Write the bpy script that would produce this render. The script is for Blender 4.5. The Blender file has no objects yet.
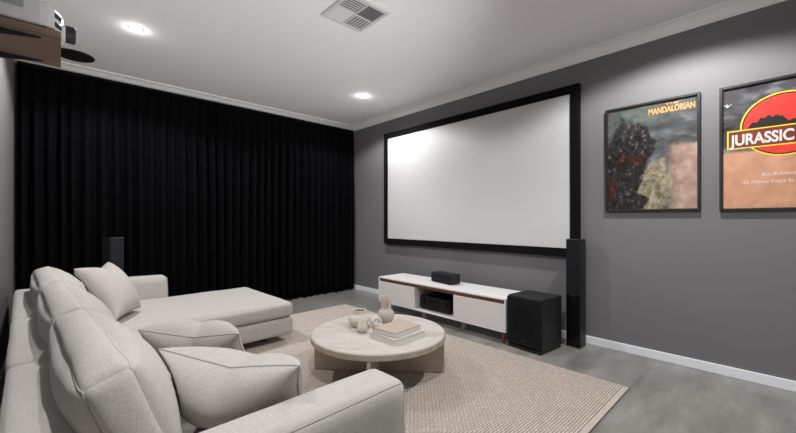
import bpy, bmesh, math, random
from mathutils import Vector, Matrix, noise
from mathutils.bvhtree import BVHTree

random.seed(7)
C = bpy.context.scene.collection
PI = math.pi
H_CEIL = 2.70
X_R, X_L, Y_F, Y_B = 3.56, -0.31, 4.93, -0.90

# ------------------------------------------------------------------ materials
def srgb(r, g, b):
    f = lambda c: (c / 255 / 12.92) if c / 255 <= 0.04045 else ((c / 255 + 0.055) / 1.055) ** 2.4
    return (f(r), f(g), f(b), 1.0)

def new_mat(name):
    m = bpy.data.materials.new(name); m.use_nodes = True
    nt = m.node_tree
    return m, nt, nt.nodes['Principled BSDF']

def coords(nt, scale=(1, 1, 1), rot=(0, 0, 0), kind='Object'):
    tc = nt.nodes.new('ShaderNodeTexCoord'); mp = nt.nodes.new('ShaderNodeMapping')
    mp.inputs['Scale'].default_value = scale; mp.inputs['Rotation'].default_value = rot
    nt.links.new(tc.outputs[kind], mp.inputs['Vector'])
    return mp.outputs['Vector']

def noise_node(nt, vec, scale, detail=4, rough=0.55):
    n = nt.nodes.new('ShaderNodeTexNoise')
    n.inputs['Scale'].default_value = scale; n.inputs['Detail'].default_value = detail
    n.inputs['Roughness'].default_value = rough
    nt.links.new(vec, n.inputs['Vector'])
    return n.outputs['Fac']

def ramp(nt, fac, stops):
    r = nt.nodes.new('ShaderNodeValToRGB')
    e = r.color_ramp.elements
    e[0].position, e[0].color = stops[0]
    e[1].position, e[1].color = stops[-1]
    for p, c in stops[1:-1]:
        q = e.new(p); q.color = c
    nt.links.new(fac, r.inputs['Fac'])
    return r.outputs['Color']

def bump(nt, bsdf, fac, strength, dist):
    b = nt.nodes.new('ShaderNodeBump')
    b.inputs['Strength'].default_value = strength; b.inputs['Distance'].default_value = dist
    nt.links.new(fac, b.inputs['Height']); nt.links.new(b.outputs['Normal'], bsdf.inputs['Normal'])

def plain(name, col, rough=0.5, metal=0.0, nscale=60, nb=0.0, coat=0.0, spec=0.5, var=0.06):
    m, nt, b = new_mat(name)
    v = coords(nt)
    f = noise_node(nt, v, nscale)
    lo = tuple(c * (1 - var) for c in col[:3]) + (1,)
    hi = tuple(min(1, c * (1 + var)) for c in col[:3]) + (1,)
    nt.links.new(ramp(nt, f, [(0.35, lo), (0.65, hi)]), b.inputs['Base Color'])
    b.inputs['Roughness'].default_value = rough; b.inputs['Metallic'].default_value = metal
    b.inputs['Coat Weight'].default_value = coat; b.inputs['Specular IOR Level'].default_value = spec
    if nb: bump(nt, b, f, nb, 0.002)
    return m

def linen(name, col, var=0.13, sc=1.0):
    m, nt, b = new_mat(name)
    v1 = coords(nt, (9, 170, 170)); v2 = coords(nt, (170, 9, 170)); v3 = coords(nt, (170, 170, 9))
    f1, f2, f3 = noise_node(nt, v1, 1.4, 2), noise_node(nt, v2, 1.4, 2), noise_node(nt, v3, 1.4, 2)
    a = nt.nodes.new('ShaderNodeMath'); a.operation = 'ADD'; nt.links.new(f1, a.inputs[0]); nt.links.new(f2, a.inputs[1])
    a2 = nt.nodes.new('ShaderNodeMath'); a2.operation = 'ADD'; nt.links.new(a.outputs[0], a2.inputs[0]); nt.links.new(f3, a2.inputs[1])
    d = nt.nodes.new('ShaderNodeMath'); d.operation = 'DIVIDE'; nt.links.new(a2.outputs[0], d.inputs[0]); d.inputs[1].default_value = 3
    lo = tuple(c * (1 - var) for c in col[:3]) + (1,); hi = tuple(min(1, c * (1 + var)) for c in col[:3]) + (1,)
    nt.links.new(ramp(nt, d.outputs[0], [(0.36, lo), (0.64, hi)]), b.inputs['Base Color'])
    b.inputs['Roughness'].default_value = 0.95
    b.inputs['Specular IOR Level'].default_value = 0.15
    b.inputs['Sheen Weight'].default_value = 0.08
    bump(nt, b, d.outputs[0], 0.5, 0.003)
    return m

def wood(name, c1, c2, axis=1, rough=0.45, sc=1.0):
    m, nt, b = new_mat(name)
    s = [28, 28, 28]; s[axis] = 1.6
    f = noise_node(nt, coords(nt, tuple(x * sc for x in s)), 1.0, 6, 0.6)
    nt.links.new(ramp(nt, f, [(0.3, c1), (0.7, c2)]), b.inputs['Base Color'])
    b.inputs['Roughness'].default_value = rough
    bump(nt, b, f, 0.15, 0.001)
    return m

def emit(name, col, s):
    m = bpy.data.materials.new(name); m.use_nodes = True
    nt = m.node_tree; nt.nodes.clear()
    o = nt.nodes.new('ShaderNodeOutputMaterial'); e = nt.nodes.new('ShaderNodeEmission')
    e.inputs['Color'].default_value = col; e.inputs['Strength'].default_value = s
    nt.links.new(e.outputs[0], o.inputs['Surface'])
    return m

def glass_pane(name, ior=1.45):
    m = bpy.data.materials.new(name); m.use_nodes = True
    nt = m.node_tree; nt.nodes.clear()
    o = nt.nodes.new('ShaderNodeOutputMaterial'); t = nt.nodes.new('ShaderNodeBsdfTransparent')
    g = nt.nodes.new('ShaderNodeBsdfGlossy'); g.inputs['Roughness'].default_value = 0.02
    f = nt.nodes.new('ShaderNodeFresnel'); f.inputs['IOR'].default_value = ior
    x = nt.nodes.new('ShaderNodeMixShader')
    geo = nt.nodes.new('ShaderNodeNewGeometry'); inv = nt.nodes.new('ShaderNodeMath'); inv.operation = 'SUBTRACT'; inv.inputs[0].default_value = 1.0
    mu = nt.nodes.new('ShaderNodeMath'); mu.operation = 'MULTIPLY'      # the pane reflects at its front face only
    nt.links.new(geo.outputs['Backfacing'], inv.inputs[1]); nt.links.new(f.outputs[0], mu.inputs[0]); nt.links.new(inv.outputs[0], mu.inputs[1])
    nt.links.new(mu.outputs[0], x.inputs[0]); nt.links.new(t.outputs[0], x.inputs[1]); nt.links.new(g.outputs[0], x.inputs[2])
    nt.links.new(x.outputs[0], o.inputs['Surface'])
    return m

M = {}
M['ceiling'] = plain('ceiling_paint', srgb(240, 240, 241), 0.9, nscale=30, var=0.01)
M['cornice'] = plain('cornice_paint', srgb(246, 246, 246), 0.7, nscale=30, var=0.01)
M['wall_dark'] = plain('charcoal_wall_paint', srgb(116, 115, 117), 0.62, nscale=90, nb=0.03, var=0.02, spec=0.35)
M['wall_mid'] = plain('grey_wall_paint', srgb(110, 109, 108), 0.62, nscale=90, nb=0.03, var=0.01)
M['white_trim'] = plain('white_gloss_trim', srgb(240, 243, 248), 0.4, var=0.01)

def concrete():
    m, nt, b = new_mat('polished_concrete')
    v = coords(nt, (0.8, 3.0, 1), (0, 0, 0.65))
    f = noise_node(nt, v, 2.1, 10, 0.66); f2 = noise_node(nt, coords(nt), 14, 6, 0.7)
    mx = nt.nodes.new('ShaderNodeMath'); mx.operation = 'MULTIPLY_ADD'
    nt.links.new(f2, mx.inputs[0]); mx.inputs[1].default_value = 0.22; nt.links.new(f, mx.inputs[2])
    col = ramp(nt, mx.outputs[0], [(0.38, srgb(104, 103, 100)), (0.55, srgb(128, 127, 123)), (0.68, srgb(141, 139, 135)), (0.84, srgb(160, 156, 151))])
    nt.links.new(col, b.inputs['Base Color'])
    r = nt.nodes.new('ShaderNodeMapRange'); nt.links.new(f, r.inputs['Value'])
    r.inputs['To Min'].default_value = 0.22; r.inputs['To Max'].default_value = 0.4
    nt.links.new(r.outputs[0], b.inputs['Roughness'])
    return m
M['concrete'] = concrete()

def rug_mat():
    m, nt, b = new_mat('ribbed_wool')
    br = nt.nodes.new('ShaderNodeTexBrick')
    br.inputs['Scale'].default_value = 1.0; br.inputs['Brick Width'].default_value = .032; br.inputs['Row Height'].default_value = .0155
    br.inputs['Mortar Size'].default_value = .0030; br.inputs['Mortar Smooth'].default_value = .6; br.inputs['Bias'].default_value = 0
    br.inputs['Color1'].default_value = srgb(202, 191, 183); br.inputs['Color2'].default_value = srgb(188, 177, 169)
    br.inputs['Mortar'].default_value = srgb(138, 126, 118)
    nt.links.new(coords(nt), br.inputs['Vector'])
    f = noise_node(nt, coords(nt, (1, 1.5, 1)), 60, 3, 0.7)
    yarn = ramp(nt, f, [(0.3, (.82, .82, .82, 1)), (0.7, (1.1, 1.1, 1.1, 1))])
    mx = nt.nodes.new('ShaderNodeMix'); mx.data_type = 'RGBA'; mx.blend_type = 'MULTIPLY'; mx.inputs[0].default_value = 1
    nt.links.new(br.outputs['Color'], mx.inputs[6]); nt.links.new(yarn, mx.inputs[7])
    nt.links.new(mx.outputs[2], b.inputs['Base Color'])
    b.inputs['Roughness'].default_value = 1.0; b.inputs['Specular IOR Level'].default_value = 0.05
    bump(nt, b, f, 0.4, 0.004)
    return m
M['rug'] = rug_mat()
M['rug_edge'] = linen('rug_binding', srgb(184, 173, 163))
M['linen'] = linen('oatmeal_linen', srgb(181, 177, 173))
M['linen2'] = linen('warm_linen', srgb(177, 171, 167))
M['piping'] = plain('linen_piping', srgb(168, 163, 157), 0.95, var=0.05)
M['dark_foot'] = plain('black_foot', srgb(20, 19, 19), 0.6)

def curtain_mat():
    m, nt, b = new_mat('black_velvet')
    f = noise_node(nt, coords(nt, (160, 160, 20)), 1.5, 3)
    nt.links.new(ramp(nt, f, [(0.3, (0.0020, 0.0020, 0.0026, 1)), (0.7, (0.0042, 0.0042, 0.0052, 1))]), b.inputs['Base Color'])
    b.inputs['Roughness'].default_value = 0.9; b.inputs['Specular IOR Level'].default_value = 0.04
    return m
M['curtain'] = curtain_mat()
M['black_velvet_frame'] = plain('black_flock_frame', srgb(14, 14, 17), 0.85, spec=0.1)
M['screen'] = plain('matte_screen_fabric', srgb(201, 201, 201), 0.95, nscale=8, var=0.006, spec=0.1)
M['black_body'] = plain('black_speaker_vinyl', srgb(24, 24, 26), 0.45, nscale=200, nb=0.05)
M['black_cloth'] = plain('black_grille_cloth', srgb(27, 27, 30), 0.9, nscale=900, nb=0.3, spec=0.15, var=0.2)
M['grey_cloth'] = plain('charcoal_grille_cloth', srgb(36, 35, 41), 0.9, nscale=900, nb=0.3, spec=0.15, var=0.2)
M['black_gloss'] = plain('black_gloss', srgb(12, 12, 13), 0.12)
M['receiver_black'] = plain('receiver_black', srgb(13, 13, 15), 0.5, spec=.3)
M['cone'] = plain('dark_woofer', srgb(23, 23, 25), 0.9, spec=.12)
M['chrome'] = plain('chrome', srgb(200, 200, 200), 0.2, metal=1)
M['dim_metal'] = plain('dim_metal', srgb(110, 110, 112), 0.35, metal=1)
M['white_lacquer'] = plain('white_lacquer', srgb(236, 234, 234), 0.35, var=0.01)
M['white_door'] = plain('white_satin_door', srgb(228, 224, 223), 0.5, var=0.015)
M['walnut'] = wood('walnut', srgb(80, 42, 28), srgb(120, 70, 48), 1)
M['walnut_v'] = wood('walnut_upright', srgb(96, 52, 36), srgb(132, 80, 58), 2)
M['pale_wood'] = wood('pale_wood', srgb(176, 158, 140), srgb(204, 190, 174), 2)
M['shelf_wood'] = wood('brown_shelf_wood', srgb(100, 82, 72), srgb(142, 120, 106), 0)
M['dark_gap'] = plain('dark_recess_board', srgb(22, 18, 16), 0.9)

def stone(name, c1, c2, c3, sc=3.0):
    m, nt, b = new_mat(name)
    f = noise_node(nt, coords(nt, (1, 2.6, 1), (0, 0, 0.8)), sc, 9, 0.68)
    f2 = noise_node(nt, coords(nt), sc * 18, 4, 0.6)
    mx = nt.nodes.new('ShaderNodeMath'); mx.operation = 'MULTIPLY_ADD'
    nt.links.new(f2, mx.inputs[0]); mx.inputs[1].default_value = 0.18; nt.links.new(f, mx.inputs[2])
    nt.links.new(ramp(nt, mx.outputs[0], [(0.4, c1), (0.58, c2), (0.78, c3)]), b.inputs['Base Color'])
    b.inputs['Roughness'].default_value = 0.55
    bump(nt, b, f2, 0.08, 0.001)
    return m
M['stone_top'] = stone('travertine_top', srgb(172, 164, 157), srgb(189, 182, 176), srgb(199, 193, 188))
M['stone_edge'] = stone('travertine_edge', srgb(150, 138, 126), srgb(168, 157, 146), srgb(180, 170, 160), 5)
M['stone_panel'] = stone('taupe_panel', srgb(166, 152, 139), srgb(184, 170, 157), srgb(196, 184, 172), 4)
M['clay'] = plain('sandy_ceramic', srgb(205, 196, 187), 0.75, nscale=140, nb=0.25, var=0.07)
M['clay2'] = plain('speckled_ceramic', srgb(190, 180, 170), 0.8, nscale=160, nb=0.3, var=0.09)
M['white_clay'] = plain('white_ceramic', srgb(208, 205, 200), 0.6, nscale=120, var=0.02)
M['clay_in'] = plain('dark_clay_inside', srgb(110, 84, 74), 0.9)
M['book_white'] = plain('white_book_cloth', srgb(214, 212, 209), 0.7, nscale=300, var=0.03)
M['book_beige'] = plain('sand_book_cloth', srgb(176, 162, 149), 0.8, nscale=300, nb=0.1, var=0.06)
M['paper'] = plain('page_edges', srgb(214, 208, 200), 0.9, nscale=200, var=0.05)
M['vent_white'] = plain('vent_plastic', srgb(205, 205, 205), 0.5, var=0.01)
M['vent_dark'] = plain('vent_duct', srgb(62, 62, 64), 0.8)
M['vent_grey'] = plain('vent_filter', srgb(120, 118, 120), 0.8, nscale=300, var=0.1)
M['proj_white'] = plain('projector_shell', srgb(214, 215, 216), 0.35, var=0.01)
M['proj_grey'] = plain('projector_panel', srgb(160, 163, 168), 0.45, var=0.01)
M['proj_dark'] = plain('projector_grille', srgb(36, 34, 42), 0.5)
M['lens'] = plain('lens_glass', srgb(12, 12, 20), 0.05, coat=1)
M['poster_frame'] = plain('black_poster_frame', srgb(30, 27, 27), 0.4)
M['glass'] = glass_pane('poster_glass')
M['lamp'] = emit('downlight_lens', (1, 0.985, 0.96, 1), 14)
M['text_orange'] = plain('amber_ink', srgb(226, 160, 88), 0.6, var=0.02)
M['text_white'] = plain('white_ink', srgb(238, 226, 220), 0.6, var=0.02)
M['ink_yellow'] = plain('yellow_ink', srgb(250, 222, 48), 0.6, var=0.02)
M['ink_red'] = plain('red_ink', srgb(232, 52, 40), 0.6, nscale=12, var=0.12)
M['ink_black'] = plain('black_ink', srgb(26, 20, 20), 0.6, var=0.1)
M['ink_maroon'] = plain('banner_ink', srgb(120, 44, 32), 0.6, nscale=10, var=0.15)

# ------------------------------------------------------------------ mesh helpers
def link(name, bm, mat, parent=None, smooth=False, kind=None):
    me = bpy.data.meshes.new(name)
    bmesh.ops.recalc_face_normals(bm, faces=bm.faces[:])
    bm.to_mesh(me); bm.free()
    if smooth:
        for p in me.polygons: p.use_smooth = True
    if isinstance(mat, (list, tuple)):
        for q in mat: me.materials.append(q)
    else: me.materials.append(mat)
    o = bpy.data.objects.new(name, me); C.objects.link(o)
    if parent is not None: o.parent = parent
    if kind: o['kind'] = kind
    return o

def thing(name, label, cat, loc=(0, 0, 0), rz=0.0, group=None):
    o = bpy.data.objects.new(name, None); C.objects.link(o)
    o.empty_display_size = 0.1
    o.location = loc; o.rotation_euler = (0, 0, rz)
    return tag(o, label, cat, group)

def tag(o, label, cat, group=None):
    o['label'] = label; o['category'] = cat
    if group: o['group'] = group
    return o

def dup(root, loc, rz, label):
    r = root.copy(); C.objects.link(r); r.location = loc; r.rotation_euler = (0, 0, rz); r['label'] = label
    for ch in list(root.children):
        c = ch.copy(); C.objects.link(c); c.parent = r
        for g in list(ch.children):
            d = g.copy(); C.objects.link(d); d.parent = c
    return r

def box(bm, x0, x1, y0, y1, z0, z1, bev=0.0, seg=2, mi=0):
    r = bmesh.ops.create_cube(bm, size=1.0)
    vs = r['verts']
    for v in vs:
        v.co = Vector((x0 + (v.co.x + .5) * (x1 - x0), y0 + (v.co.y + .5) * (y1 - y0), z0 + (v.co.z + .5) * (z1 - z0)))
    fs = set(f for v in vs for f in v.link_faces)
    for f in fs: f.material_index = mi
    if bev:
        es = list(set(e for v in vs for e in v.link_edges))
        bmesh.ops.bevel(bm, geom=es, offset=bev, segments=seg, affect='EDGES', profile=0.5)
    return bm

def one_box(*a, **k):
    bm = bmesh.new(); box(bm, *a, **k); return bm

def cyl(bm, c, r, h, axis='z', seg=32, r2=None, bev=0.0):
    m = Matrix.Translation(Vector(c))
    if axis == 'x': m = m @ Matrix.Rotation(PI / 2, 4, 'Y')
    if axis == 'y': m = m @ Matrix.Rotation(-PI / 2, 4, 'X')
    r_ = bmesh.ops.create_cone(bm, cap_ends=True, segments=seg, radius1=r, radius2=r if r2 is None else r2, depth=h, matrix=m)
    if bev:
        es = [e for e in set(e for v in r_['verts'] for e in v.link_edges) if any(len(f.verts) > 4 for f in e.link_faces)]
        bmesh.ops.bevel(bm, geom=es, offset=bev, segments=3, affect='EDGES', profile=0.5)
    return bm

def lathe(bm, prof, seg=40, c=(0, 0, 0)):
    rings = []
    for r, z in prof:
        if r < 1e-5: rings.append([bm.verts.new((c[0], c[1], c[2] + z))])
        else: rings.append([bm.verts.new((c[0] + r * math.cos(2 * PI * i / seg), c[1] + r * math.sin(2 * PI * i / seg), c[2] + z)) for i in range(seg)])
    for a, b in zip(rings, rings[1:]):
        for i in range(seg):
            j = (i + 1) % seg
            q = []
            for ring, k in ((a, i), (a, j), (b, j), (b, i)):
                v = ring[0] if len(ring) == 1 else ring[k]
                if v not in q: q.append(v)
            if len(q) > 2: bm.faces.new(q)
    return bm

def tube(bm, pts, r, closed=False, sides=6):
    n = len(pts); pts = [Vector(p) for p in pts]; rings = []
    up = None
    for i, p in enumerate(pts):
        a = pts[(i - 1) % n] if (closed or i > 0) else p
        b = pts[(i + 1) % n] if (closed or i < n - 1) else p
        t = (b - a).normalized()
        if up is None: up = t.orthogonal().normalized()
        up = (up - t * up.dot(t))
        up = up.normalized() if up.length > 1e-6 else t.orthogonal().normalized()
        s = t.cross(up)
        rings.append([bm.verts.new(p + (up * math.cos(2 * PI * k / sides) + s * math.sin(2 * PI * k / sides)) * r) for k in range(sides)])
    for i in range(n if closed else n - 1):
        A, B = rings[i], rings[(i + 1) % n]
        off = 0
        if closed and i == n - 1:
            off = min(range(sides), key=lambda o: sum((A[k].co - B[(k + o) % sides].co).length for k in range(sides)))
        for k in range(sides):
            bm.faces.new((A[k], A[(k + 1) % sides], B[(k + 1 + off) % sides], B[(k + off) % sides]))
    if not closed:
        bm.faces.new(rings[0]); bm.faces.new(rings[-1])
    return bm

class Soft:
    """upholstered box: rounded edges, puffed faces, a little slack in the cloth"""
    def __init__(s, x0, x1, y0, y1, z0, z1, r=0.03, puff=(0, 0, 0), amp=0.0, freq=5, xf=None, seed=0, e=0.7):
        s.c = Vector(((x0 + x1) / 2, (y0 + y1) / 2, (z0 + z1) / 2))
        s.h = Vector(((x1 - x0) / 2, (y1 - y0) / 2, (z1 - z0) / 2))
        s.r = min(r, *s.h); s.puff = puff; s.amp = amp; s.freq = freq; s.xf = xf; s.seed = seed; s.e = e
    def at(s, p, off=0.0):
        h, r = s.h, s.r
        q = Vector((p[0] * h.x, p[1] * h.y, p[2] * h.z))
        inner = Vector([max(-(h[i] - r), min(h[i] - r, q[i])) for i in range(3)])
        d = q - inner
        d = d.normalized() if d.length > 1e-9 else Vector((0, 0, 0))
        pos = inner + d * (r + off)
        for k in range(3):
            i, j = (k + 1) % 3, (k + 2) % 3
            pk = s.puff[k]
            if isinstance(pk, tuple): pk = pk[0] if p[k] < 0 else pk[1]
            if abs(p[k]) > 0.9999 and pk:
                w = (max(0, 1 - p[i] ** 2) * max(0, 1 - p[j] ** 2)) ** s.e
                pos[k] += math.copysign(pk * w, p[k])
        if s.amp:
            w = s.c + pos + Vector((s.seed * 3.7, s.seed * 1.3, 0))
            pos += d * s.amp * (noise.noise(w * s.freq) + 0.5 * noise.noise(w * s.freq * 2.3))
        pos += s.c
        return s.xf(pos) if s.xf else pos
    def build(s, n=(20, 20, 20)):
        bm = bmesh.new(); V = {}
        def par(i, m): return math.sin(PI / 2 * (2 * i / m - 1))
        def vert(k):
            if k not in V: V[k] = bm.verts.new(s.at((par(k[0], n[0]), par(k[1], n[1]), par(k[2], n[2]))))
            return V[k]
        for ax in range(3):
            i, j = (ax + 1) % 3, (ax + 2) % 3
            for side in (0, n[ax]):
                for a in range(n[i]):
                    for b in range(n[j]):
                        q = []
                        for da, db in ((0, 0), (1, 0), (1, 1), (0, 1)):
                            k = [0, 0, 0]; k[ax] = side; k[i] = a + da; k[j] = b + db
                            q.append(vert(tuple(k)))
                        bm.faces.new(q)
        return bm
    def loop(s, ax, sign, m=28, off=0.001):
        i, j = (ax + 1) % 3, (ax + 2) % 3
        pts = []
        for (a0, b0), (a1, b1) in (((-1, -1), (1, -1)), ((1, -1), (1, 1)), ((1, 1), (-1, 1)), ((-1, 1), (-1, -1))):
            for t in range(m):
                f = math.sin(PI / 2 * (2 * t / m - 1)) * .5 + .5
                p = [0, 0, 0]; p[ax] = sign; p[i] = a0 + (a1 - a0) * f; p[j] = b0 + (b1 - b0) * f
                pts.append(s.at(p, off))
        return pts

UPHOLSTERY = []
def soft(name, parent, mat, S, n=(18, 18, 18), pipes=(), pr=0.0018):
    o = link(name, S.build(n), mat, parent, smooth=True)
    mw = Matrix.Rotation(parent.rotation_euler.z, 4, 'Z')
    UPHOLSTERY.append(BVHTree.FromPolygons([mw @ v.co for v in o.data.vertices], [tuple(p.vertices) for p in o.data.polygons]))
    if pipes:
        bm = bmesh.new()
        for ax, sg in pipes: tube(bm, S.loop(ax, abs(sg) // sg), pr * abs(sg), True)
        link('piping', bm, M['piping'], o, smooth=True)
    return o

def text_mesh(name, body, size, mat, parent, loc, extrude=0.0004, width=None, bold=0.0, align='LEFT'):
    cu = bpy.data.curves.new(name, 'FONT'); cu.body = body; cu.size = size; cu.extrude = extrude; cu.offset = bold
    cu.align_x = align
    t = bpy.data.objects.new(name, cu); C.objects.link(t)
    bpy.context.view_layer.update()
    dg = bpy.context.evaluated_depsgraph_get()
    me = bpy.data.meshes.new_from_object(t.evaluated_get(dg))
    bpy.data.objects.remove(t)
    xs = [v.co.x for v in me.vertices]
    k = (width / (max(xs) - min(xs))) if width else 1.0
    # letters face -X on the right-hand wall: text x -> -Y, text y -> Z
    for v in me.vertices:
        x, y, z = v.co
        v.co = (-z, -x * k, y)
    me.materials.clear(); me.materials.append(mat)
    o = bpy.data.objects.new(name, me); C.objects.link(o); o.parent = parent; o.location = loc
    return o

# ------------------------------------------------------------------ the room
T = 0.12
link('floor', one_box(X_L - T, X_R + T, Y_B - T, Y_F + T, -0.1, 0), M['concrete'], kind='structure')
link('ceiling', one_box(X_L - T, X_R + T, Y_B - T, Y_F + T, H_CEIL, H_CEIL + 0.1), M['ceiling'], kind='structure')
link('wall_right', one_box(X_R, X_R + T, Y_B, Y_F, 0, H_CEIL), M['wall_dark'], kind='structure')
link('wall_left', one_box(X_L - T, X_L, Y_B, Y_F, 0, H_CEIL), M['wall_mid'], kind='structure')
link('wall_far', one_box(X_L - T, X_R + T, Y_F, Y_F + T, 0, H_CEIL), M['wall_dark'], kind='structure')
DX0, DX1, DH = 2.2, 3.04, 2.06          # doorway in the rear wall, closed
bm = bmesh.new()
box(bm, X_L - T, DX0, Y_B - T, Y_B, 0, H_CEIL); box(bm, DX1, X_R + T, Y_B - T, Y_B, 0, H_CEIL); box(bm, DX0, DX1, Y_B - T, Y_B, DH, H_CEIL)
link('wall_rear', bm, M['wall_dark'], kind='structure')
dl = link('door_1', one_box(DX0 + .004, DX1 - .004, Y_B - .06, Y_B - .02, .006, DH - .004, .002, 1), M['white_trim'], kind='structure')
bm = bmesh.new(); cyl(bm, (DX0 + .07, Y_B + .02, 1.0), .011, .08, 'y', 16); box(bm, DX0 + .06, DX0 + .18, Y_B + .05, Y_B + .066, .990, 1.010, .004, 1)
link('door_handle', bm, M['chrome'], dl)

def cornice(name, a, b, inward):
    """cove moulding along the wall line a-b, inward = unit vector into the room"""
    bm = bmesh.new(); prof = []
    P = 0.085
    prof.append((0, 0)); prof.append((0.0, -P)); prof.append((0.012, -P)); prof.append((0.012, -P + .012))
    for i in range(9):
        t = i / 8 * PI / 2
        prof.append((P - .01 - (P - .022) * math.cos(t), -P + .012 + (P - .022) * math.sin(t)))
    prof.append((P, -0.010)); prof.append((P, 0))
    rows = []
    for q in (a, b):
        rows.append([bm.verts.new((q[0] + inward[0] * o, q[1] + inward[1] * o, H_CEIL + z)) for o, z in prof])
    for i in range(len(prof)):
        j = (i + 1) % len(prof)
        bm.faces.new((rows[0][i], rows[0][j], rows[1][j], rows[1][i]))
    bm.faces.new(rows[0]); bm.faces.new(rows[1])
    return link(name, bm, M['cornice'], kind='structure')
cornice('trim_1', (X_L, Y_F), (X_R, Y_F), (0, -1))
cornice('trim_2', (X_R, Y_B), (X_R, Y_F), (-1, 0))
cornice('trim_3', (X_L, Y_B), (X_L, Y_F), (1, 0))
link('baseboard_right', one_box(X_R - .016, X_R, Y_B, Y_F, 0, .072, .004), M['white_trim'], kind='structure')
link('baseboard_left', one_box(X_L, X_L + .014, Y_B, Y_F, 0, .072, .004), M['white_trim'], kind='structure')

# ------------------------------------------------------------------ curtain
cur = thing('curtain', 'floor-to-ceiling black pleated curtain across the far wall', 'curtain', (1.6, 4.78, 0))
bm = bmesh.new()
X0, X1, NX = -0.292, 3.525, 900
ph, fold = 0.0, []
rng = random.Random(3)
s = 0.0; knots = []
while s < 4.0:
    w = rng.uniform(0.07, 0.125); knots.append((s, w, rng.uniform(.6, 1.0))); s += w
def fold_at(x):
    d = x - X0
    for k0, w, a in knots:
        if k0 <= d < k0 + w:
            t = (d - k0) / w
            return a * (0.5 - 0.5 * math.cos(2 * PI * t))
    return 0
zs = [2.612, 2.58, 2.45, 2.2, 1.8, 1.4, 1.0, .6, .3, .12, .016]
rows = []
for z in zs:
    k = 0.22 + 0.78 * min(1, (2.612 - z) / 0.9) ** .7
    row = []
    for i in range(NX + 1):
        x = X0 + (X1 - X0) * i / NX
        f = fold_at(x + 0.012 * noise.noise(Vector((x * 3, z * .8, 0))))
        y = 4.855 - 0.115 * k * f + 0.02 * noise.noise(Vector((x * 1.3, z * .4, 5)))
        zz = z + (0.012 * abs(noise.noise(Vector((x * 5, 0, 2)))) if z < .05 else 0)
        row.append(bm.verts.new((x - 1.6, y - 4.78, zz)))
    rows.append(row)
for a, b in zip(rows, rows[1:]):
    for i in range(NX): bm.faces.new((a[i], a[i + 1], b[i + 1], b[i]))
dr = link('drape', bm, M['curtain'], cur, smooth=True)
md = dr.modifiers.new('cloth', 'SOLIDIFY'); md.thickness = 0.004
link('curtain_track', one_box(X0 - 1.6, X1 - 1.6, .045, .085, 2.585, 2.612), M['black_velvet_frame'], cur)

# ------------------------------------------------------------------ projection screen
scr = thing('projection_screen', 'large white home-cinema projection screen in a thick black frame on the dark wall', 'screen', (X_R, 2.66, 1.6))
YS0, YS1, ZS0, ZS1, FW = 1.365, 3.954, 0.872, 2.328, 0.083
fx0, fx1 = -0.062, -0.012
link('screen_fabric', one_box(-0.052, -0.046, YS0 - 2.66 - .02, YS1 - 2.66 + .02, ZS0 - 1.6 - .02, ZS1 - 1.6 + .02), M['screen'], scr)
bm = bmesh.new()
y0, y1, z0, z1 = YS0 - 2.66, YS1 - 2.66, ZS0 - 1.6, ZS1 - 1.6
for a in ((y0 - FW, y0, z0 - FW, z1 + FW), (y1, y1 + FW, z0 - FW, z1 + FW), (y0, y1, z1, z1 + FW), (y0, y1, z0 - FW, z0)):
    box(bm, fx0, fx1, *a, bev=.004, seg=1)
link('frame', bm, M['black_velvet_frame'], scr)
for y in (y0 + .3, y1 - .3):
    for z in (z0 - .06, z1 + .02): link('wall_bracket', one_box(-0.045, 0.0, y - .05, y + .05, z, z + .04), M['black_velvet_frame'], scr)

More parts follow.
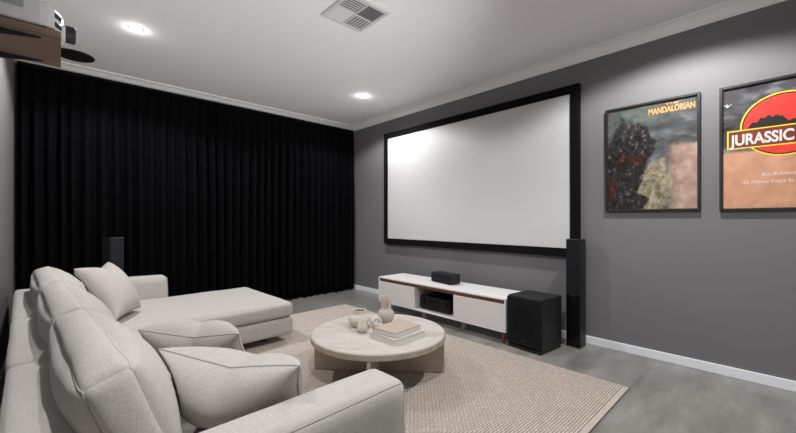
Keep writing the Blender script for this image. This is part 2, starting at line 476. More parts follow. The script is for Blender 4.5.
# ------------------------------------------------------------------ posters
def poster_art(kind):
    m, nt, b = new_mat('print_' + kind)
    tc = nt.nodes.new('ShaderNodeTexCoord'); sep = nt.nodes.new('ShaderNodeSeparateXYZ')
    nt.links.new(tc.outputs['Object'], sep.inputs[0])      # Y runs along the wall, Z up, metres from the print's centre
    def mth(op, a, c=None, d=None):
        n = nt.nodes.new('ShaderNodeMath'); n.operation = op
        for i, x in enumerate((a, c, d)):
            if x is None: continue
            if isinstance(x, (int, float)): n.inputs[i].default_value = x
            else: nt.links.new(x, n.inputs[i])
        return n.outputs[0]
    def mix(f, c1, c2):
        n = nt.nodes.new('ShaderNodeMix'); n.data_type = 'RGBA'
        nt.links.new(f, n.inputs[0])
        for i, c in ((6, c1), (7, c2)):
            if isinstance(c, tuple): n.inputs[i].default_value = c
            else: nt.links.new(c, n.inputs[i])
        return n.outputs[2]
    def step(v, e, w):
        n = nt.nodes.new('ShaderNodeMapRange'); n.interpolation_type = 'SMOOTHSTEP'
        nt.links.new(v, n.inputs['Value']); n.inputs['From Min'].default_value = e - w; n.inputs['From Max'].default_value = e + w
        return n.outputs[0]
    def ell(cy, cz, ry, rz, wob=0.25, soft_=0.25):
        a = mth('DIVIDE', mth('SUBTRACT', sep.outputs[1], cy), ry); c = mth('DIVIDE', mth('SUBTRACT', sep.outputs[2], cz), rz)
        d = mth('SQRT', mth('ADD', mth('MULTIPLY', a, a), mth('MULTIPLY', c, c)))
        d = mth('ADD', d, mth('MULTIPLY', mth('SUBTRACT', n1, 0.5), wob * 2))
        return mth('SUBTRACT', 1.0, step(d, 1.0, soft_))
    n1 = noise_node(nt, coords(nt), 11, 5, 0.6)
    folds = noise_node(nt, coords(nt, (1, 1, 2.2), (0.6, 0, 0)), 6, 6, 0.6)
    z = sep.outputs[2]; y = sep.outputs[1]
    if kind == 'red':
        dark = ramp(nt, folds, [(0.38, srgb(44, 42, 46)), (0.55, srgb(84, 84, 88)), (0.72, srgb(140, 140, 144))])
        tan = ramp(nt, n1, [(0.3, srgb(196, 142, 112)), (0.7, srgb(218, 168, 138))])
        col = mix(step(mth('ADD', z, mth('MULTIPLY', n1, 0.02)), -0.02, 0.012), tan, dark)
    else:
        n2 = noise_node(nt, coords(nt, (1, 1, .7)), 34, 6, 0.7)
        col = ramp(nt, folds, [(0.35, srgb(46, 47, 49)), (0.55, srgb(88, 90, 92)), (0.75, srgb(142, 144, 148))])
        haze = ramp(nt, n1, [(0.3, srgb(58, 66, 62)), (0.7, srgb(104, 114, 108))])
        col = mix(ell(.10, .33, .20, .10, .5, .5), col, haze)
        tan = ramp(nt, n1, [(0.3, srgb(138, 108, 94)), (0.7, srgb(196, 168, 154))])
        right = mth('MULTIPLY', mth('SUBTRACT', 1.0, step(mth('ADD', y, mth('MULTIPLY', n2, .12)), -0.08, 0.05)), mth('SUBTRACT', 1.0, step(mth('ADD', z, mth('MULTIPLY', n2, .05)), 0.10, 0.02)))
        col = mix(right, col, tan)
        mass = ramp(nt, n2, [(0.38, srgb(16, 15, 16)), (0.56, srgb(46, 42, 42)), (0.64, srgb(104, 96, 94)), (0.8, srgb(150, 146, 146))])
        stone_ = ramp(nt, n2, [(0.36, srgb(92, 84, 70)), (0.6, srgb(168, 158, 134)), (0.75, srgb(196, 190, 168))])
        ember = ramp(nt, n2, [(0.4, srgb(22, 17, 17)), (0.6, srgb(84, 44, 38)), (0.72, srgb(170, 106, 74))])
        for cy, cz, ry, rz, c in ((.19, -.20, .20, .46, mass), (.13, .08, .15, .24, mass), (-.04, -.24, .11, .22, stone_),
                                  (.14, -.01, .12, .035, ember), (.28, -.25, .035, .09, ember), (.10, -.36, .10, .05, mass)):
            col = mix(ell(cy, cz, ry, rz, .55, .12), col, c)
    nt.links.new(col, b.inputs['Base Color'])
    b.inputs['Roughness'].default_value = 0.6; b.inputs['Specular IOR Level'].default_value = 0.2
    return m

def framed(label, yc, zc, kind):
    W2, H2, fw = 0.325, 0.45, 0.018
    t = thing('framed_poster', label, 'poster', (X_R, yc, zc), 0, 'framed film posters')
    bm = bmesh.new()
    for a in ((-W2, -W2 + fw, -H2, H2), (W2 - fw, W2, -H2, H2), (-W2 + fw, W2 - fw, H2 - fw, H2), (-W2 + fw, W2 - fw, -H2, -H2 + fw)):
        box(bm, -.032, -.001, *a, bev=.002, seg=1)
    link('frame', bm, M['poster_frame'], t)
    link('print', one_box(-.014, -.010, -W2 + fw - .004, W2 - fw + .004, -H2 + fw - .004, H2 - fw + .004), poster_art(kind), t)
    link('glass', one_box(-.0245, -.0225, -W2 + fw - .004, W2 - fw + .004, -H2 + fw - .004, H2 - fw + .004), M['glass'], t)
    return t
pa = framed('framed dark poster with an amber title top right, nearer the screen', 0.745, 1.662, 'amber')
text_mesh('title_text', 'MANDALORIAN', 0.066, M['text_orange'], pa, (-.0150, .008, .344), width=0.300, bold=0.0022)
text_mesh('title_text', 'THE', 0.020, M['text_orange'], pa, (-.0150, -.105, .400), width=0.09, bold=0.0006)
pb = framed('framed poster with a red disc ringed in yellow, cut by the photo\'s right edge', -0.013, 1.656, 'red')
# disc, ring and banner of the second poster, centred in its upper half
def flat_shape(name, pts, mat, parent, x0, x1):
    bm = bmesh.new()
    a = [bm.verts.new((x0, y, z)) for y, z in pts]; b = [bm.verts.new((x1, y, z)) for y, z in pts]
    bm.faces.new(a); bm.faces.new(b)
    for i in range(len(pts)): bm.faces.new((a[i], a[(i + 1) % len(pts)], b[(i + 1) % len(pts)], b[i]))
    return link(name, bm, mat, parent)
def circ(r, n=64, cz=0.135): return [(r * 1.0 * math.cos(2 * PI * i / n), cz + r * math.sin(2 * PI * i / n)) for i in range(n)]
flat_shape('yellow_ring', circ(.216), M['ink_yellow'], pb, -.0142, -.0138)
flat_shape('dark_ring', circ(.207), M['ink_black'], pb, -.0145, -.0140)
flat_shape('red_disc', circ(.198), M['ink_red'], pb, -.0148, -.0143)
hill = [(-.185, .10), (.185, .10)]
for i in range(41):
    y = .190 - .380 * i / 40
    zmax = .135 + math.sqrt(max(0, .196 ** 2 - y * y)) - .008
    hill.append((y, min(zmax, .175 + .030 * math.sin(y * 26) + .035 * noise.noise(Vector((y * 30, 3, 0))) + .02 * noise.noise(Vector((y * 75, 1, 0))))))
flat_shape('dark_hills', hill, M['ink_black'], pb, -.0151, -.0146)
flat_shape('yellow_banner', [(-.284, -.008), (.284, -.008), (.284, .126), (-.284, .126)], M['ink_yellow'], pb, -.0154, -.0149)
flat_shape('banner', [(-.276, 0), (.276, 0), (.276, .118), (-.276, .118)], M['ink_maroon'], pb, -.0157, -.0152)
text_mesh('title_text', 'JURASSIC PARK', 0.105, M['text_white'], pb, (-.0162, .262, .020), width=0.525, bold=0.003)
text_mesh('caption_text', 'An Adventure', 0.036, M['text_white'], pb, (-.0150, .110, -.212), width=0.22)
text_mesh('caption_text', '65 Million Years In The Making', 0.036, M['text_white'], pb, (-.0150, .200, -.262), width=0.40)

# ------------------------------------------------------------------ ceiling fittings
def downlight(label, x, y):
    t = thing('downlight', label, 'ceiling light', (x, y, H_CEIL), 0, 'recessed ceiling downlights')
    bm = bmesh.new()
    lathe(bm, [(.036, -.001), (.036, -.0030), (.051, -.0026), (.053, 0)], 40)
    link('trim_ring', bm, M['white_trim'], t, smooth=True)
    bm = bmesh.new()
    lathe(bm, [(.0435, -.0031), (.042, -.008), (.026, -.013), (0, -.0145)], 32)
    link('lens', bm, M['lamp'], t, smooth=True)
    return t
D0 = downlight('round white downlight glowing on the ceiling at the curtain\'s left end', .453, 3.606)
LX, LY = (.453, 2.779), (3.606, .50)
names = {(1, 0): 'round white downlight glowing on the ceiling near the screen\'s far top corner',
         (0, 1): 'round downlight on the ceiling above the near end of the sofa',
         (1, 1): 'round downlight on the ceiling in front of the posters',}
for (i, j), lb in names.items(): dup(D0, (LX[i], LY[j], H_CEIL), 0, lb)

t = thing('air_vent', 'square white four-way air-conditioning grille in the ceiling', 'air vent', (1.622, 2.2, H_CEIL))
R = .187
bm = bmesh.new()
for a in ((-R, R, -R, -R + .03), (-R, R, R - .03, R), (-R, -R + .03, -R + .03, R - .03), (R - .03, R, -R + .03, R - .03), (-.006, .006, -R + .03, R - .03), (-R + .03, R - .03, -.006, .006)):
    box(bm, a[0], a[1], a[2], a[3], -.014, 0, .003, 1)
link('vent_frame', bm, M['vent_white'], t)
link('duct_opening', one_box(-R + .02, R - .02, -R + .02, R - .02, -.0025, -.0005), M['vent_dark'], t)
def slats(qx, qy, along, tilt, n=7, mat='vent_white', hw=.0085):
    L = R - .036
    cx, cy = qx * (L / 2 + .006), qy * (L / 2 + .006)
    bm = bmesh.new()
    for i in range(n):
        o = -L / 2 + L * (i + .5) / n
        b2 = bmesh.new(); box(b2, -L / 2, L / 2, -hw, hw, -.0008, .0008)
        mt = Matrix.Translation((cx, cy + o, -.008)) @ Matrix.Rotation(tilt, 4, 'X')
        if along == 'y': mt = Matrix.Translation((cx + o, cy, -.008)) @ Matrix.Rotation(PI / 2, 4, 'Z') @ Matrix.Rotation(tilt, 4, 'X')
        bmesh.ops.transform(b2, matrix=mt, verts=b2.verts[:])
        me = bpy.data.meshes.new('tmp'); b2.to_mesh(me); b2.free(); bm.from_mesh(me); bpy.data.meshes.remove(me)
    link('louvre', bm, M[mat], t)
slats(-1, 1, 'x', -.30, 8); slats(-1, -1, 'x', .1, 6, hw=.0075); slats(1, 1, 'y', .1, 6, hw=.0065); slats(1, -1, 'y', -.15, 8, 'vent_grey', .0088)

t = thing('ceiling_speaker', 'flat black round speaker in the ceiling beyond the projector shelf', 'speaker', (.10, 4.585, H_CEIL))
bm = bmesh.new(); lathe(bm, [(.150, 0), (.150, -.006), (.142, -.008), (.142, 0)], 48); link('rim', bm, M['black_body'], t, smooth=True)
bm = bmesh.new(); lathe(bm, [(.142, -.004), (.1, -.007), (0, -.008)], 48); link('grille', bm, M['black_cloth'], t, smooth=True)

# ------------------------------------------------------------------ projector on its wall shelf
SY0, SY1, SZ0, SZ1 = 2.545, 3.05, 2.080, 2.112
t = thing('wall_shelf', 'brown wooden shelf high on the left wall under the projector', 'shelf', (X_L, 2.75, SZ0))
def rel(b): bmesh.ops.translate(b, verts=b.verts[:], vec=(-X_L, -2.75, -SZ0)); return b
link('board', rel(one_box(X_L, .004, SY0, SY1, SZ0, SZ1, .002, 1)), M['shelf_wood'], t)
for y in (2.600, 2.975):     # tapered black steel brackets under the board
    bm = bmesh.new()
    vs = [(X_L, SZ0), (-.07, SZ0), (-.07, SZ0 - .004), (X_L, SZ0 - .045)]
    a = [bm.verts.new((x, y, z)) for x, z in vs]; b = [bm.verts.new((x, y + .012, z)) for x, z in vs]
    bm.faces.new(a); bm.faces.new(b)
    for i in range(4): bm.faces.new((a[i], a[(i + 1) % 4], b[(i + 1) % 4], b[i]))
    link('bracket', rel(bm), M['black_body'], t)

PZ0, PZ1 = 2.128, 2.252
t = thing('projector', 'white projector with a black lens on the wooden shelf, top left', 'projector', (-.14, 2.75, SZ1))
def prel(b): bmesh.ops.translate(b, verts=b.verts[:], vec=(.14, -2.75, -SZ1)); return b
plan = [(-.295, 2.555), (-.075, 2.555), (-.048, 2.563), (-.020, 2.600), (.003, 2.66), (.012, 2.70), (.012, 2.80), (.003, 2.84), (-.020, 2.90), (-.048, 2.937), (-.075, 2.945), (-.295, 2.945)]
bm = bmesh.new()
a = [bm.verts.new((x, y, PZ0)) for x, y in plan]; b = [bm.verts.new((x, y, PZ1)) for x, y in plan]
bm.faces.new(a); bm.faces.new(b)
for i in range(len(plan)): bm.faces.new((a[i], a[(i + 1) % len(plan)], b[(i + 1) % len(plan)], b[i]))
es = [e for e in bm.edges if abs(e.verts[0].co.z - e.verts[1].co.z) < 1e-4]
bmesh.ops.bevel(bm, geom=es, offset=.018, segments=4, affect='EDGES', profile=0.5)
link('case', prel(bm), M['proj_white'], t)
link('side_panel', prel(one_box(-.29, -.13, 2.549, 2.556, 2.185, 2.236, .003, 1)), M['proj_grey'], t)
bm = bmesh.new()
cyl(bm, (.016, 2.75, 2.183), .049, .012, 'x', 40); link('lens_ring', prel(bm), M['proj_white'], t)
bm = bmesh.new(); cyl(bm, (.038, 2.75, 2.183), .046, .05, 'x', 40, bev=.003); lh = link('lens_barrel', prel(bm), M['proj_dark'], t)
bm = bmesh.new(); cyl(bm, (.064, 2.75, 2.183), .036, .004, 'x', 40); link('lens_glass', prel(bm), M['lens'], lh)
for k in range(2):    # two dark intake openings in the rounded front corner, each in a pale surround
    bm = bmesh.new(); b2 = bmesh.new()
    z0 = 2.146 + k * .047
    box(bm, -.036, .036, -.004, .004, z0, z0 + .038, .003, 1)
    box(b2, -.029, .029, -.006, -.003, z0 + .006, z0 + .032, .002, 1)
    for q in (bm, b2):
        bmesh.ops.transform(q, matrix=Matrix.Translation((-.011, 2.626, 0)) @ Matrix.Rotation(math.atan2(.097, .051), 4, 'Z'), verts=q.verts[:])
    s_ = link('intake_surround', prel(bm), M['white_lacquer'], t); link('intake_grille', prel(b2), M['proj_dark'], s_)
for x in (-.25, -.06):
    for y in (2.585, 2.915):
        bm = bmesh.new(); cyl(bm, (x, y, 2.119), .013, .022, 'z', 20); link('foot', prel(bm), M['dark_foot'], t)

# ------------------------------------------------------------------ rug
RX0, RX1, RY0, RY1 = 0.42, 2.79, 0.70, 4.0
rug = thing('rug', 'large beige ribbed wool rug on the concrete floor', 'rug', ((RX0 + RX1) / 2, (RY0 + RY1) / 2, 0))
bm = bmesh.new()
pitch, per = 0.0155, 6
n = 2 * (int((RY1 - RY0 - .05) / pitch) // 2)
hw = (RX1 - RX0) / 2 - .004
rows = []
for i in range(n * per + 1):
    y = -(n * pitch) / 2 + i * pitch / per
    z = .0108 + .0050 * abs(math.sin(PI * i / per)) ** .7
    rows.append([bm.verts.new((-hw + 2 * hw * k / 12, y, z)) for k in range(13)])
for a, b in zip(rows, rows[1:]):
    for k in range(12): bm.faces.new((a[k], a[k + 1], b[k + 1], b[k]))
link('pile', bm, M['rug'], rug, smooth=True)
bm = bmesh.new()
L = (RY1 - RY0) / 2
box(bm, -hw - .004, hw + .004, -L, L, .001, .010)
box(bm, -hw - .004, hw + .004, -L, -L + .018, .002, .0155, .004, 2); box(bm, -hw - .004, hw + .004, L - .018, L, .002, .0155, .004, 2)
link('binding', bm, M['rug_edge'], rug)

# ------------------------------------------------------------------ sofa (local frame turned 1.5 degrees)
A = math.radians(1.5)
sofa = thing('sofa', 'pale linen L-shaped sofa with a chaise along the left wall', 'sofa', (0, 0, 0), A)
L_ = M['linen']
YA0, YA1, YM1, YM2, YE0, YE1 = .905, 1.095, 2.10, 3.06, 4.15, 4.345
XB, XBF = -.150, .035
BZ = .09
# bases
soft('base', sofa, L_, Soft(-.02, .80, YA0 + .01, YM1 - .002, BZ, .24, .022, (.004, .004, 0)), (16, 16, 8))
soft('base', sofa, L_, Soft(-.02, .80, YM1 + .002, YM2 - .002, BZ, .24, .022, (.004, .004, 0)), (16, 16, 8))
soft('chaise_base', sofa, L_, Soft(-.05, 1.665, YM2 + .002, YE0 + .02, BZ, .24, .022, (.006, .006, 0)), (20, 16, 8))
# back panels
def skew(k, f=None):
    def g(p):
        q = f(p) if f else Vector(p)
        return Vector((q.x - k * (q.y - 1.47), q.y, q.z))
    return g
for y0, y1 in ((YA0, YM1 - .002), (YM1 + .002, YM2 - .002), (YM2 + .002, YE1)):
    soft('back_panel', sofa, L_, Soft(-.085, .085, y0, y1, BZ, .565, .028, (.006, .004, .006), .003, 4, skew(.027)), (12, 20, 16))
# arms
soft('arm', sofa, L_, Soft(XBF + .03, .948, YA0, YA1, BZ, .563, .040, (.006, .006, .008), .003, 4), (20, 12, 14), pipes=((1, -1),))
soft('arm', sofa, L_, Soft(XBF - .04, .895, YE0, YE1, BZ, .585, .040, (.006, .006, .008), .003, 4, seed=2), (20, 12, 14), pipes=((1, -1),))
# seat cushions
soft('seat_cushion', sofa, L_, Soft(XBF - .01, .825, YA1 + .002, YM1 - .003, .243, .385, .042, (.010, .002, .016), .004, 3.5, seed=1), (22, 22, 10), pipes=((2, -1),))
soft('seat_cushion', sofa, L_, Soft(XBF - .01, .825, YM1 + .003, YM2 - .003, .243, .385, .042, (.010, .002, .016), .004, 3.5, seed=3), (22, 22, 10), pipes=((2, -1),))
soft('chaise_cushion', sofa, L_, Soft(XBF - .01, 1.672, YM2 + .003, YE0 - .002, .243, .382, .046, (.010, .008, .016), .004, 3.5, seed=5), (30, 22, 10), pipes=((2, -1),))
# back cushions, leaning on the back panels
def lean(x0, z0, ang):
    ca, sa = math.cos(ang), math.sin(ang)
    def f(p):
        x, z = p.x, p.z
        return Vector((x0 + x * ca - z * sa, p.y, z0 + x * sa + z * ca))
    return f
for i, (y0, y1, zt) in enumerate(((1.165, 2.085, .368), (2.095, 3.035, .368), (3.045, 4.10, .372))):
    S = Soft(-.061, .061, y0, y1, 0, zt, .028, ((.066, .096), (.030, .012), .032), .006, 5.0, skew(.040, lean(.230, .396, math.radians(20))), seed=i * 2 + 1, e=.62)
    soft('back_cushion', sofa, L_, S, (14, 36, 28), pipes=((0, -2), (0, 1)), pr=.0014)
# feet
for x, y in ((.68, 1.0), (.02, 1.0), (.68, 2.95), (.0, 2.95), (1.46, 3.28), (1.46, 4.00), (-.03, 4.22)):
    link('foot', one_box(x - .035, x + .035, y - .035, y + .035, .0165 if x > .45 else .0005, BZ + .004, .004, 1), M['dark_foot'], sofa)

# ------------------------------------------------------------------ throw pillows
def pillow(label, TL, TR, BL, BR, th, chop, mat, seed, wr=.006, group='linen throw pillows'):
    TL, TR, BL, BR = map(Vector, (TL, TR, BL, BR))
    base = (BL + BR) / 2
    ctr = (TL + TR + BL + BR) / 4
    t = thing('throw_pillow', label, 'pillow', (ctr.x, ctr.y, base.z), 0, group)
    O = Vector((ctr.x, ctr.y, base.z))
    nrm = ((TR - TL).cross(TL - BL)).normalized()
    def at(u, v, side):
        k = .06
        uu = u * (1 - k * (1 - v * v)); vv = v * (1 - k * (1 - u * u))
        vv -= chop * max(0, 1 - abs(u) * 1.05) ** 1.25 * ((v + 1) / 2) ** 2
        a, b = (uu + 1) / 2, (vv + 1) / 2
        p = BL * (1 - a) * (1 - b) + BR * a * (1 - b) + TL * (1 - a) * b + TR * a * b
        w = (max(0, 1 - u * u) * max(0, 1 - v * v)) ** .44
        amt = th * w * (1 if side > 0 else 1.15 + .3 * v)
        amt -= th * .35 * math.exp(-(u / .22) ** 2) * max(0, v) ** 2 * w ** .5
        q = p * 6 + Vector((seed, side, 0))
        amt += wr * w ** .6 * (noise.noise(q) + .6 * noise.noise(q * 2.1 + Vector((u * 2, 0, 0))))
        p = p + nrm * side * amt
        for _ in range(3):          # the pillow squashes against whatever upholstery it rests on
            for tree in UPHOLSTERY:
                loc, nn, _i, dist = tree.find_nearest(p)
                if loc is not None and dist < .25 and (p - loc).dot(nn) < .007: p = loc + nn * .0075
        return p - O
    N = 34
    par = [math.sin(PI / 2 * (2 * i / N - 1)) for i in range(N + 1)]
    bm = bmesh.new()
    F = {}
    for s_ in (1, -1):
        for i in range(N + 1):
            for j in range(N + 1):
                edge = i in (0, N) or j in (0, N)
                key = (i, j, 0 if edge else s_)
                if key not in F: F[key] = bm.verts.new(at(par[i], par[j], 0 if edge else s_))
        for i in range(N):
            for j in range(N):
                q = []
                for a, b in ((i, j), (i + 1, j), (i + 1, j + 1), (i, j + 1)):
                    q.append(F[(a, b, 0 if (a in (0, N) or b in (0, N)) else s_)])
                bm.faces.new(q)
    cover = link('cover', bm, mat, t, smooth=True)
    bm = bmesh.new()
    lp = [at(par[i], -1, 0) for i in range(N)] + [at(1, par[i], 0) for i in range(N)] + [at(par[N - i], 1, 0) for i in range(N)] + [at(-1, par[N - i], 0) for i in range(N)]
    tube(bm, lp, .0035, True)
    link('piping', bm, M['piping'], t, smooth=True)
    return t
pillow('plump linen throw pillow leaning on the sofa\'s near arm', (.258, 1.525, .678), (.580, 1.097, .655), (.365, 1.45, .41), (.668, 1.225, .41), .15, .27, M['linen'], 1)
pillow('linen throw pillow half hidden behind the plump pillow by the near arm', (.229, 1.76, .70), (.56, 1.60, .65), (.37, 2.02, .43), (.70, 1.86, .43), .10, .24, M['linen2'], 4)
pillow('pinkish-grey linen throw pillow in the sofa\'s far corner on the chaise', (.077, 3.55, .78), (.30, 3.92, .78), (.285, 3.22, .43), (.48, 3.57, .43), .12, .22, M['linen2'], 9)

# ------------------------------------------------------------------ coffee table
TZ, TR_ = .315, .495
ct = thing('coffee_table', 'low round travertine coffee table on crossed panel legs in the middle of the rug', 'table', (1.735, 2.06, .0165), math.radians(-47.4))
zt = TZ - .0165
bm = bmesh.new(); cyl(bm, (0, 0, zt - .021), TR_, .038, 'z', 96, bev=.004)
for f in bm.faces:
    f.material_index = 1
top = link('tabletop', bm, [M['stone_top'], M['stone_edge']], ct)
bm = bmesh.new(); cyl(bm, (0, 0, zt - .001), TR_ - .010, .002, 'z', 96); link('top_inlay', bm, M['stone_top'], top)
link('panel_leg', one_box(-.487, .487, -.011, .011, 0, zt - .040, .003, 1), M['stone_panel'], ct)
link('panel_leg', one_box(-.011, .011, -.487, -.0112, 0, zt - .040, .003, 1), M['stone_panel'], ct)
link('panel_leg', one_box(-.011, .011, .0112, .487, 0, zt - .040, .003, 1), M['stone_panel'], ct)

def book(label, corner_f, corner_l, corner_r, z0, z1, cov, cat='book'):
    """hardback: front corner and the two neighbouring corners (world x, y)"""
    f, l, r = Vector(corner_f), Vector(corner_l), Vector(corner_r)
    u = (r - f); w = (l - f)
    ang = math.atan2(u.y, u.x); lu, lw = u.length, w.length
    t = thing('book', label, cat, (f.x, f.y, z0), ang, 'coffee-table books')
    h = z1 - z0
    sgn = 1 if (u.x * w.y - u.y * w.x) > 0 else -1
    Y = lambda a, b: (min(a * sgn, b * sgn), max(a * sgn, b * sgn))
    bm = bmesh.new(); ya, yb = Y(0, lw)
    box(bm, 0, lu, ya, yb, 0, .003, .001, 1); box(bm, 0, lu, ya, yb, h - .003, h, .001, 1)
    yc, yd = Y(lw - .004, lw); box(bm, 0, lu, yc, yd, 0, h, .001, 1)
    link('cover', bm, cov, t)
    yc, yd = Y(.004, lw - .004)
    link('page_block', one_box(.004, lu - .004, yc, yd, .003, h - .003), M['paper'], t)
    return t
book('white hardback under the sand-coloured book on the coffee table', (1.603, 1.735), (1.598, 1.985), (1.910, 1.748), TZ + .0005, TZ + .035, M['book_white'])
book('sand-coloured hardback on top of the white book on the coffee table', (1.624, 1.752), (1.612, 1.965), (1.902, 1.780), TZ + .0355, TZ + .071, M['book_beige'])

def vessel(name, label, cat, x, y, prof, mat, inner=None, group='ceramics on the coffee table'):
    t = thing(name, label, cat, (x, y, TZ + .0005), 0, group)
    bm = bmesh.new(); lathe(bm, prof, 48); link('body', bm, mat, t, smooth=True)
    if inner:
        bm = bmesh.new(); lathe(bm, inner, 40); link('inside', bm, M['clay_in'], t, smooth=True)
    return t
# tall bottle vase
pr = [(0, 0), (.034, 0), (.044, .006)]
for i in range(1, 15):
    a = -1.05 + i / 14 * 2.0
    pr.append((.068 * math.cos(a) ** .9, .060 + .060 * math.sin(a)))
pr += [(.040, .116), (.039, .122), (.041, .150), (.043, .190), (.0435, .208), (.042, .212), (.037, .211), (.036, .200), (.034, .13), (0, .125)]
bv = vessel('bottle_vase', 'tall speckled bottle vase with a round belly on the coffee table', 'vase', 1.914, 2.180, pr, M['clay2'], [(0, .196), (.0357, .196)])
bm = bmesh.new()
tube(bm, [(.0415 * math.cos(-2.0), .0415 * math.sin(-2.0), z / 100) for z in range(13, 21)], .0022); link('neck_seam', bm, M['clay_in'], bv, smooth=True)
# wide bowl vase
pr = [(0, 0), (.045, 0), (.058, .006)]
for i in range(1, 15):
    a = -.95 + i / 14 * 1.85
    pr.append((.085 * math.cos(a) ** .85, .054 + .050 * math.sin(a)))
pr += [(.050, .098), (.0475, .104), (.049, .114), (.053, .124), (.052, .127), (.047, .126), (.043, .112), (.045, .1), (0, .095)]
vessel('bowl_vase', 'squat rounded clay vase with a wide rim on the coffee table', 'vase', 1.697, 2.246, pr, M['clay'], [(0, .121), (.0465, .121)])
# small pot with a pouring mouth on its side
sp = vessel('bud_pot', 'smallest round clay pot in front of the squat vase', 'pot', 1.622, 2.112,
       [(0, 0), (.022, 0), (.033, .008), (.040, .026), (.040, .042), (.034, .058), (.026, .070), (.024, .080), (.022, .081), (.020, .078), (.021, .07), (0, .066)], M['clay'], [(0, .072), (.020, .072)])
bm = bmesh.new()
tube(bm, [(.028, -.020, .046), (.040, -.029, .058), (.048, -.034, .070)], .0125, sides=16); link('spout', bm, M['clay'], sp, smooth=True)
bm = bmesh.new(); tube(bm, [(.0478, -.0338, .0698), (.0488, -.0345, .0716)], .0095, sides=16); link('spout_mouth', bm, M['clay_in'], sp)
# ring ornament standing on edge
t = thing('ring_ornament', 'small white ceramic ring ornament between the squat vase and the bottle vase', 'ornament', (1.772, 2.128, TZ + .0005), math.radians(-120), 'ceramics on the coffee table')
bm = bmesh.new()
tube(bm, [(0, .027 * math.cos(2 * PI * i / 36), .043 + .027 * math.sin(2 * PI * i / 36)) for i in range(36)], .0150, True, 14); link('ring', bm, M['white_clay'], t, smooth=True)
bm = bmesh.new()
tube(bm, [(.026 + .018 * math.cos(2 * PI * i / 30), .018 + .022 * math.sin(2 * PI * i / 30), .0135 + .008 * (1 + math.cos(2 * PI * i / 30))) for i in range(30)], .0115, True, 12); link('linked_ring', bm, M['clay'], t, smooth=True)

# ------------------------------------------------------------------ TV unit
UX0, UX1, UY0, UY1, UZ0, UZ1 = 2.96, 3.40, 1.72, 3.515, .108, .420
tv = thing('media_console', 'long low white media console with a walnut strip under the screen', 'cabinet', ((UX0 + UX1) / 2, (UY0 + UY1) / 2, 0))
ox, oy = (UX0 + UX1) / 2, (UY0 + UY1) / 2
def tb(x0, x1, y0, y1, z0, z1, bev=.002): return one_box(x0 - ox, x1 - ox, y0 - oy, y1 - oy, z0, z1, bev, 1)
N1, N2 = 2.884, 2.322
link('top_panel', tb(UX0, UX1, UY0, UY1, UZ1 - .016, UZ1), M['white_lacquer'], tv)
link('bottom_panel', tb(UX0, UX1, UY0, UY1, UZ0, UZ0 + .016), M['white_lacquer'], tv)
for y in (UY0, UY1 - .016): link('end_panel', tb(UX0, UX1, y, y + .016, UZ0 + .0161, UZ1 - .0161), M['white_lacquer'], tv)
link('back_panel', tb(UX1 - .012, UX1 - .001, UY0 + .0161, UY1 - .0161, UZ0 + .0161, UZ1 - .0161), M['white_door'], tv)
for y in (N1, N2 - .016): link('divider', tb(UX0 + .004, UX1 - .013, y, y + .016, UZ0 + .0161, UZ1 - .052), M['white_door'], tv)
link('walnut_rail', tb(UX0 + .010, UX1 - .013, UY0 + .0161, UY1 - .0161, UZ1 - .050, UZ1 - .0161, .001), M['walnut'], tv)
link('door', tb(UX0 + .001, UX0 + .018, N1 + .002, UY1 - .018, UZ0 + .018, UZ1 - .054), M['white_door'], tv)
link('door', tb(UX0 + .001, UX0 + .018, UY0 + .018, N2 - .002, UZ0 + .018, UZ1 - .054), M['white_door'], tv)
def leg(x, y, mat):
    bm = bmesh.new(); cyl(bm, (x - ox, y - oy, UZ0 / 2), .013, UZ0, 'z', 20, r2=.019); link('leg', bm, M[mat], tv, smooth=False)
for x in (3.0, 3.34):
    for y in (UY0 + .045, UY1 - .045): leg(x, y, 'walnut_v')
for y in (2.28, 2.835):
    link('leg', tb(3.10 - .026, 3.10 + .026, y - .026, y + .026, 0, UZ0), M['pale_wood'], tv)

t = thing('center_speaker', 'small black centre speaker lying on top of the white console', 'speaker', (3.225, 2.64, UZ1 + .0005), math.radians(-9))
link('feet', one_box(-.06, .06, -.14, .14, 0, .005), M['dark_foot'], t)
link('body', one_box(-.066, .072, -.168, .168, .005, .112, .006), M['black_body'], t)
link('grille', one_box(-.074, -.066, -.164, .164, .010, .107, .003), M['grey_cloth'], t)
link('badge', one_box(-.0752, -.0738, -.012, .012, .016, .021), M['dim_metal'], t)

t = thing('av_receiver', 'black audio receiver in the open niche of the white console', 'receiver', (3.18, 2.635, UZ0 + .0165))
link('body', one_box(-.14, .15, -.217, .217, .012, .150, .003), M['receiver_black'], t)
fp = link('front_panel', one_box(-.156, -.14, -.2175, .2175, .010, .153, .004), M['receiver_black'], t)
link('display', one_box(-.1572, -.1555, -.08, .08, .098, .126), M['cone'], fp)
for y in (-.165, .165):
    bm = bmesh.new(); cyl(bm, (-.167, y, .098), .027, .022, 'x', 32, bev=.002); link('knob', bm, M['receiver_black'], fp)
for k in range(6):
    link('button', one_box(-.1585, -.1555, -.075 + k * .028, -.058 + k * .028, .045, .052), M['cone'], fp)
for x in (-.11, .12):
    for y in (-.18, .18):
        bm = bmesh.new(); cyl(bm, (x, y, .006), .018, .012, 'z', 20); link('foot', bm, M['dark_foot'], t)

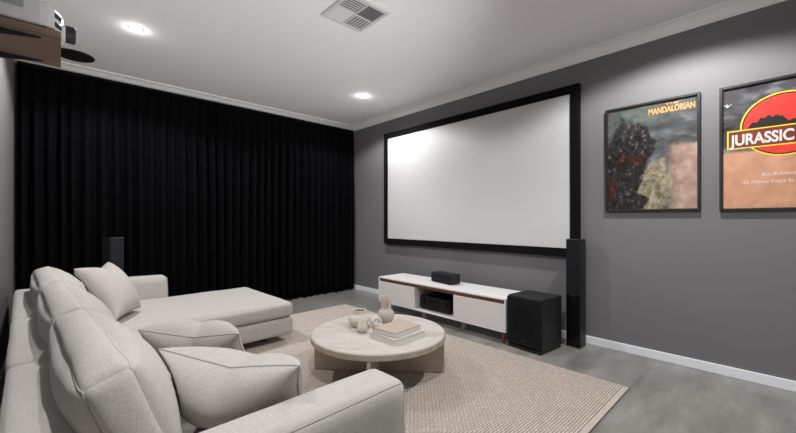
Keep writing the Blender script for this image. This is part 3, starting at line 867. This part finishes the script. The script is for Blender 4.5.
# ------------------------------------------------------------------ subwoofer
t = thing('subwoofer', 'big black cube subwoofer on the floor at the console\'s right end', 'subwoofer', (3.13, 1.525, 0), math.radians(-5))
link('body', one_box(-.165, .160, -.166, .166, .030, .466, .006), M['black_body'], t)
link('plinth', one_box(-.178, .155, -.160, .160, 0, .030, .003), M['black_gloss'], t)
link('grille', one_box(-.188, -.165, -.165, .165, .062, .455, .006), M['black_cloth'], t)
bm = bmesh.new()
prof = [(.120, 0), (.118, .004), (.108, .005), (.100, .002), (.060, .004), (0, .006)]
lathe(bm, prof, 48)
bmesh.ops.transform(bm, matrix=Matrix.Translation((-.188, 0, .275)) @ Matrix.Rotation(-PI / 2, 4, 'Y'), verts=bm.verts[:])
link('woofer', bm, M['cone'], t, smooth=True)
link('badge', one_box(-.1895, -.1875, -.016, .016, .078, .084), M['dim_metal'], t)

# ------------------------------------------------------------------ tower speakers (front of the cabinet is local -X)
def tower(label, loc, rz, cloth):
    t = thing('tower_speaker', label, 'speaker', loc, rz, 'slim black tower speakers')
    link('body', one_box(-.052, .058, -.064, .064, .022, .968, .004), M['black_body'], t)
    link('grille', one_box(-.060, -.052, -.061, .061, .478, .962, .003), M[cloth], t)
    link('lower_panel', one_box(-.058, -.052, -.061, .061, .028, .470, .002), M['black_gloss'], t)
    link('badge', one_box(-.0595, -.0575, -.014, .014, .459, .465), M['chrome'], t)
    link('base_plate', one_box(-.058, .066, -.062, .062, .008, .022, .003), M['black_gloss'], t)
    for x in (-.050, .058):
        for y in (-.054, .056):
            bm = bmesh.new(); cyl(bm, (x, y, .0045), .009, .008, 'z', 16); link('foot', bm, M['dim_metal'], t)
    return t
tower('slim black tower speaker standing against the wall right of the screen', (3.405, 1.275, 0), math.radians(-2), 'black_cloth')
tower('slim dark tower speaker behind the sofa in front of the black curtain', (.385, 4.53, 0), math.radians(120), 'grey_cloth')

# ------------------------------------------------------------------ light
for i, x in enumerate(LX):
    for j, y in enumerate(LY):
        ld = bpy.data.lights.new('downlight_lamp', 'SPOT'); ld.energy = 98 if (i, j) == (1, 0) else 132; ld.spot_size = math.radians(152); ld.spot_blend = .30
        ld.shadow_soft_size = .04; ld.color = (1, .99, .978)
        lo = bpy.data.objects.new('downlight_lamp', ld); C.objects.link(lo); lo.location = (x, y, H_CEIL - .03)
        pd = bpy.data.lights.new('diffuser_glow', 'POINT'); pd.energy = 1.3; pd.shadow_soft_size = .012; pd.color = (1, .99, .978)
        po = bpy.data.objects.new('diffuser_glow', pd); C.objects.link(po); po.location = (x, y, H_CEIL - .022)
# added fill light, unseen behind the camera, brightening the ceiling
t = thing('added_ceiling_fill', 'added unseen fill light, a black can by the rear wall', 'lamp', (1.45, -.62, 0))
bm = bmesh.new(); cyl(bm, (0, 0, .012), .11, .024, 'z', 40, bev=.004); link('base', bm, M['black_body'], t)
bm = bmesh.new(); lathe(bm, [(.03, .024), (.085, .05), (.095, .20), (.090, .20), (.080, .06), (0, .055)], 40); link('shade', bm, M['black_body'], t, smooth=True)
ul = bpy.data.lights.new('added_fill_lamp', 'SPOT'); ul.energy = 340; ul.spot_size = math.radians(58); ul.spot_blend = 1.0; ul.shadow_soft_size = .05; ul.color = (1, .99, .985)
uo = bpy.data.objects.new('added_fill_lamp', ul); C.objects.link(uo); uo.location = (1.45, -.62, .24)
uo.rotation_euler = (Vector((1.3, 4.4, 3.2)) - uo.location).to_track_quat('-Z', 'Y').to_euler()

w = bpy.data.worlds.new('sky'); bpy.context.scene.world = w; w.use_nodes = True
bg = w.node_tree.nodes['Background']; bg.inputs['Color'].default_value = (.80, .88, 1, 1); bg.inputs['Strength'].default_value = .3

# ------------------------------------------------------------------ camera
cd = bpy.data.cameras.new('camera'); co = bpy.data.objects.new('camera', cd); C.objects.link(co)
cd.sensor_fit = 'HORIZONTAL'; cd.sensor_width = 36; cd.lens = 36 * 360 / 796
cd.shift_y = 3.5 / 796; cd.clip_start = .02
co.location = (0, 0, 1.14); co.rotation_euler = (PI / 2, 0, -math.atan2(338, 360))
sc = bpy.context.scene; sc.camera = co
vs = sc.view_settings
vs.view_transform = 'Standard'; vs.look = 'None'; vs.gamma = 1; vs.use_curve_mapping = False; vs.exposure = 0.0
sc.cycles.max_bounces = 10; sc.cycles.diffuse_bounces = 6; sc.cycles.transparent_max_bounces = 8
sc.cycles.use_denoising = True
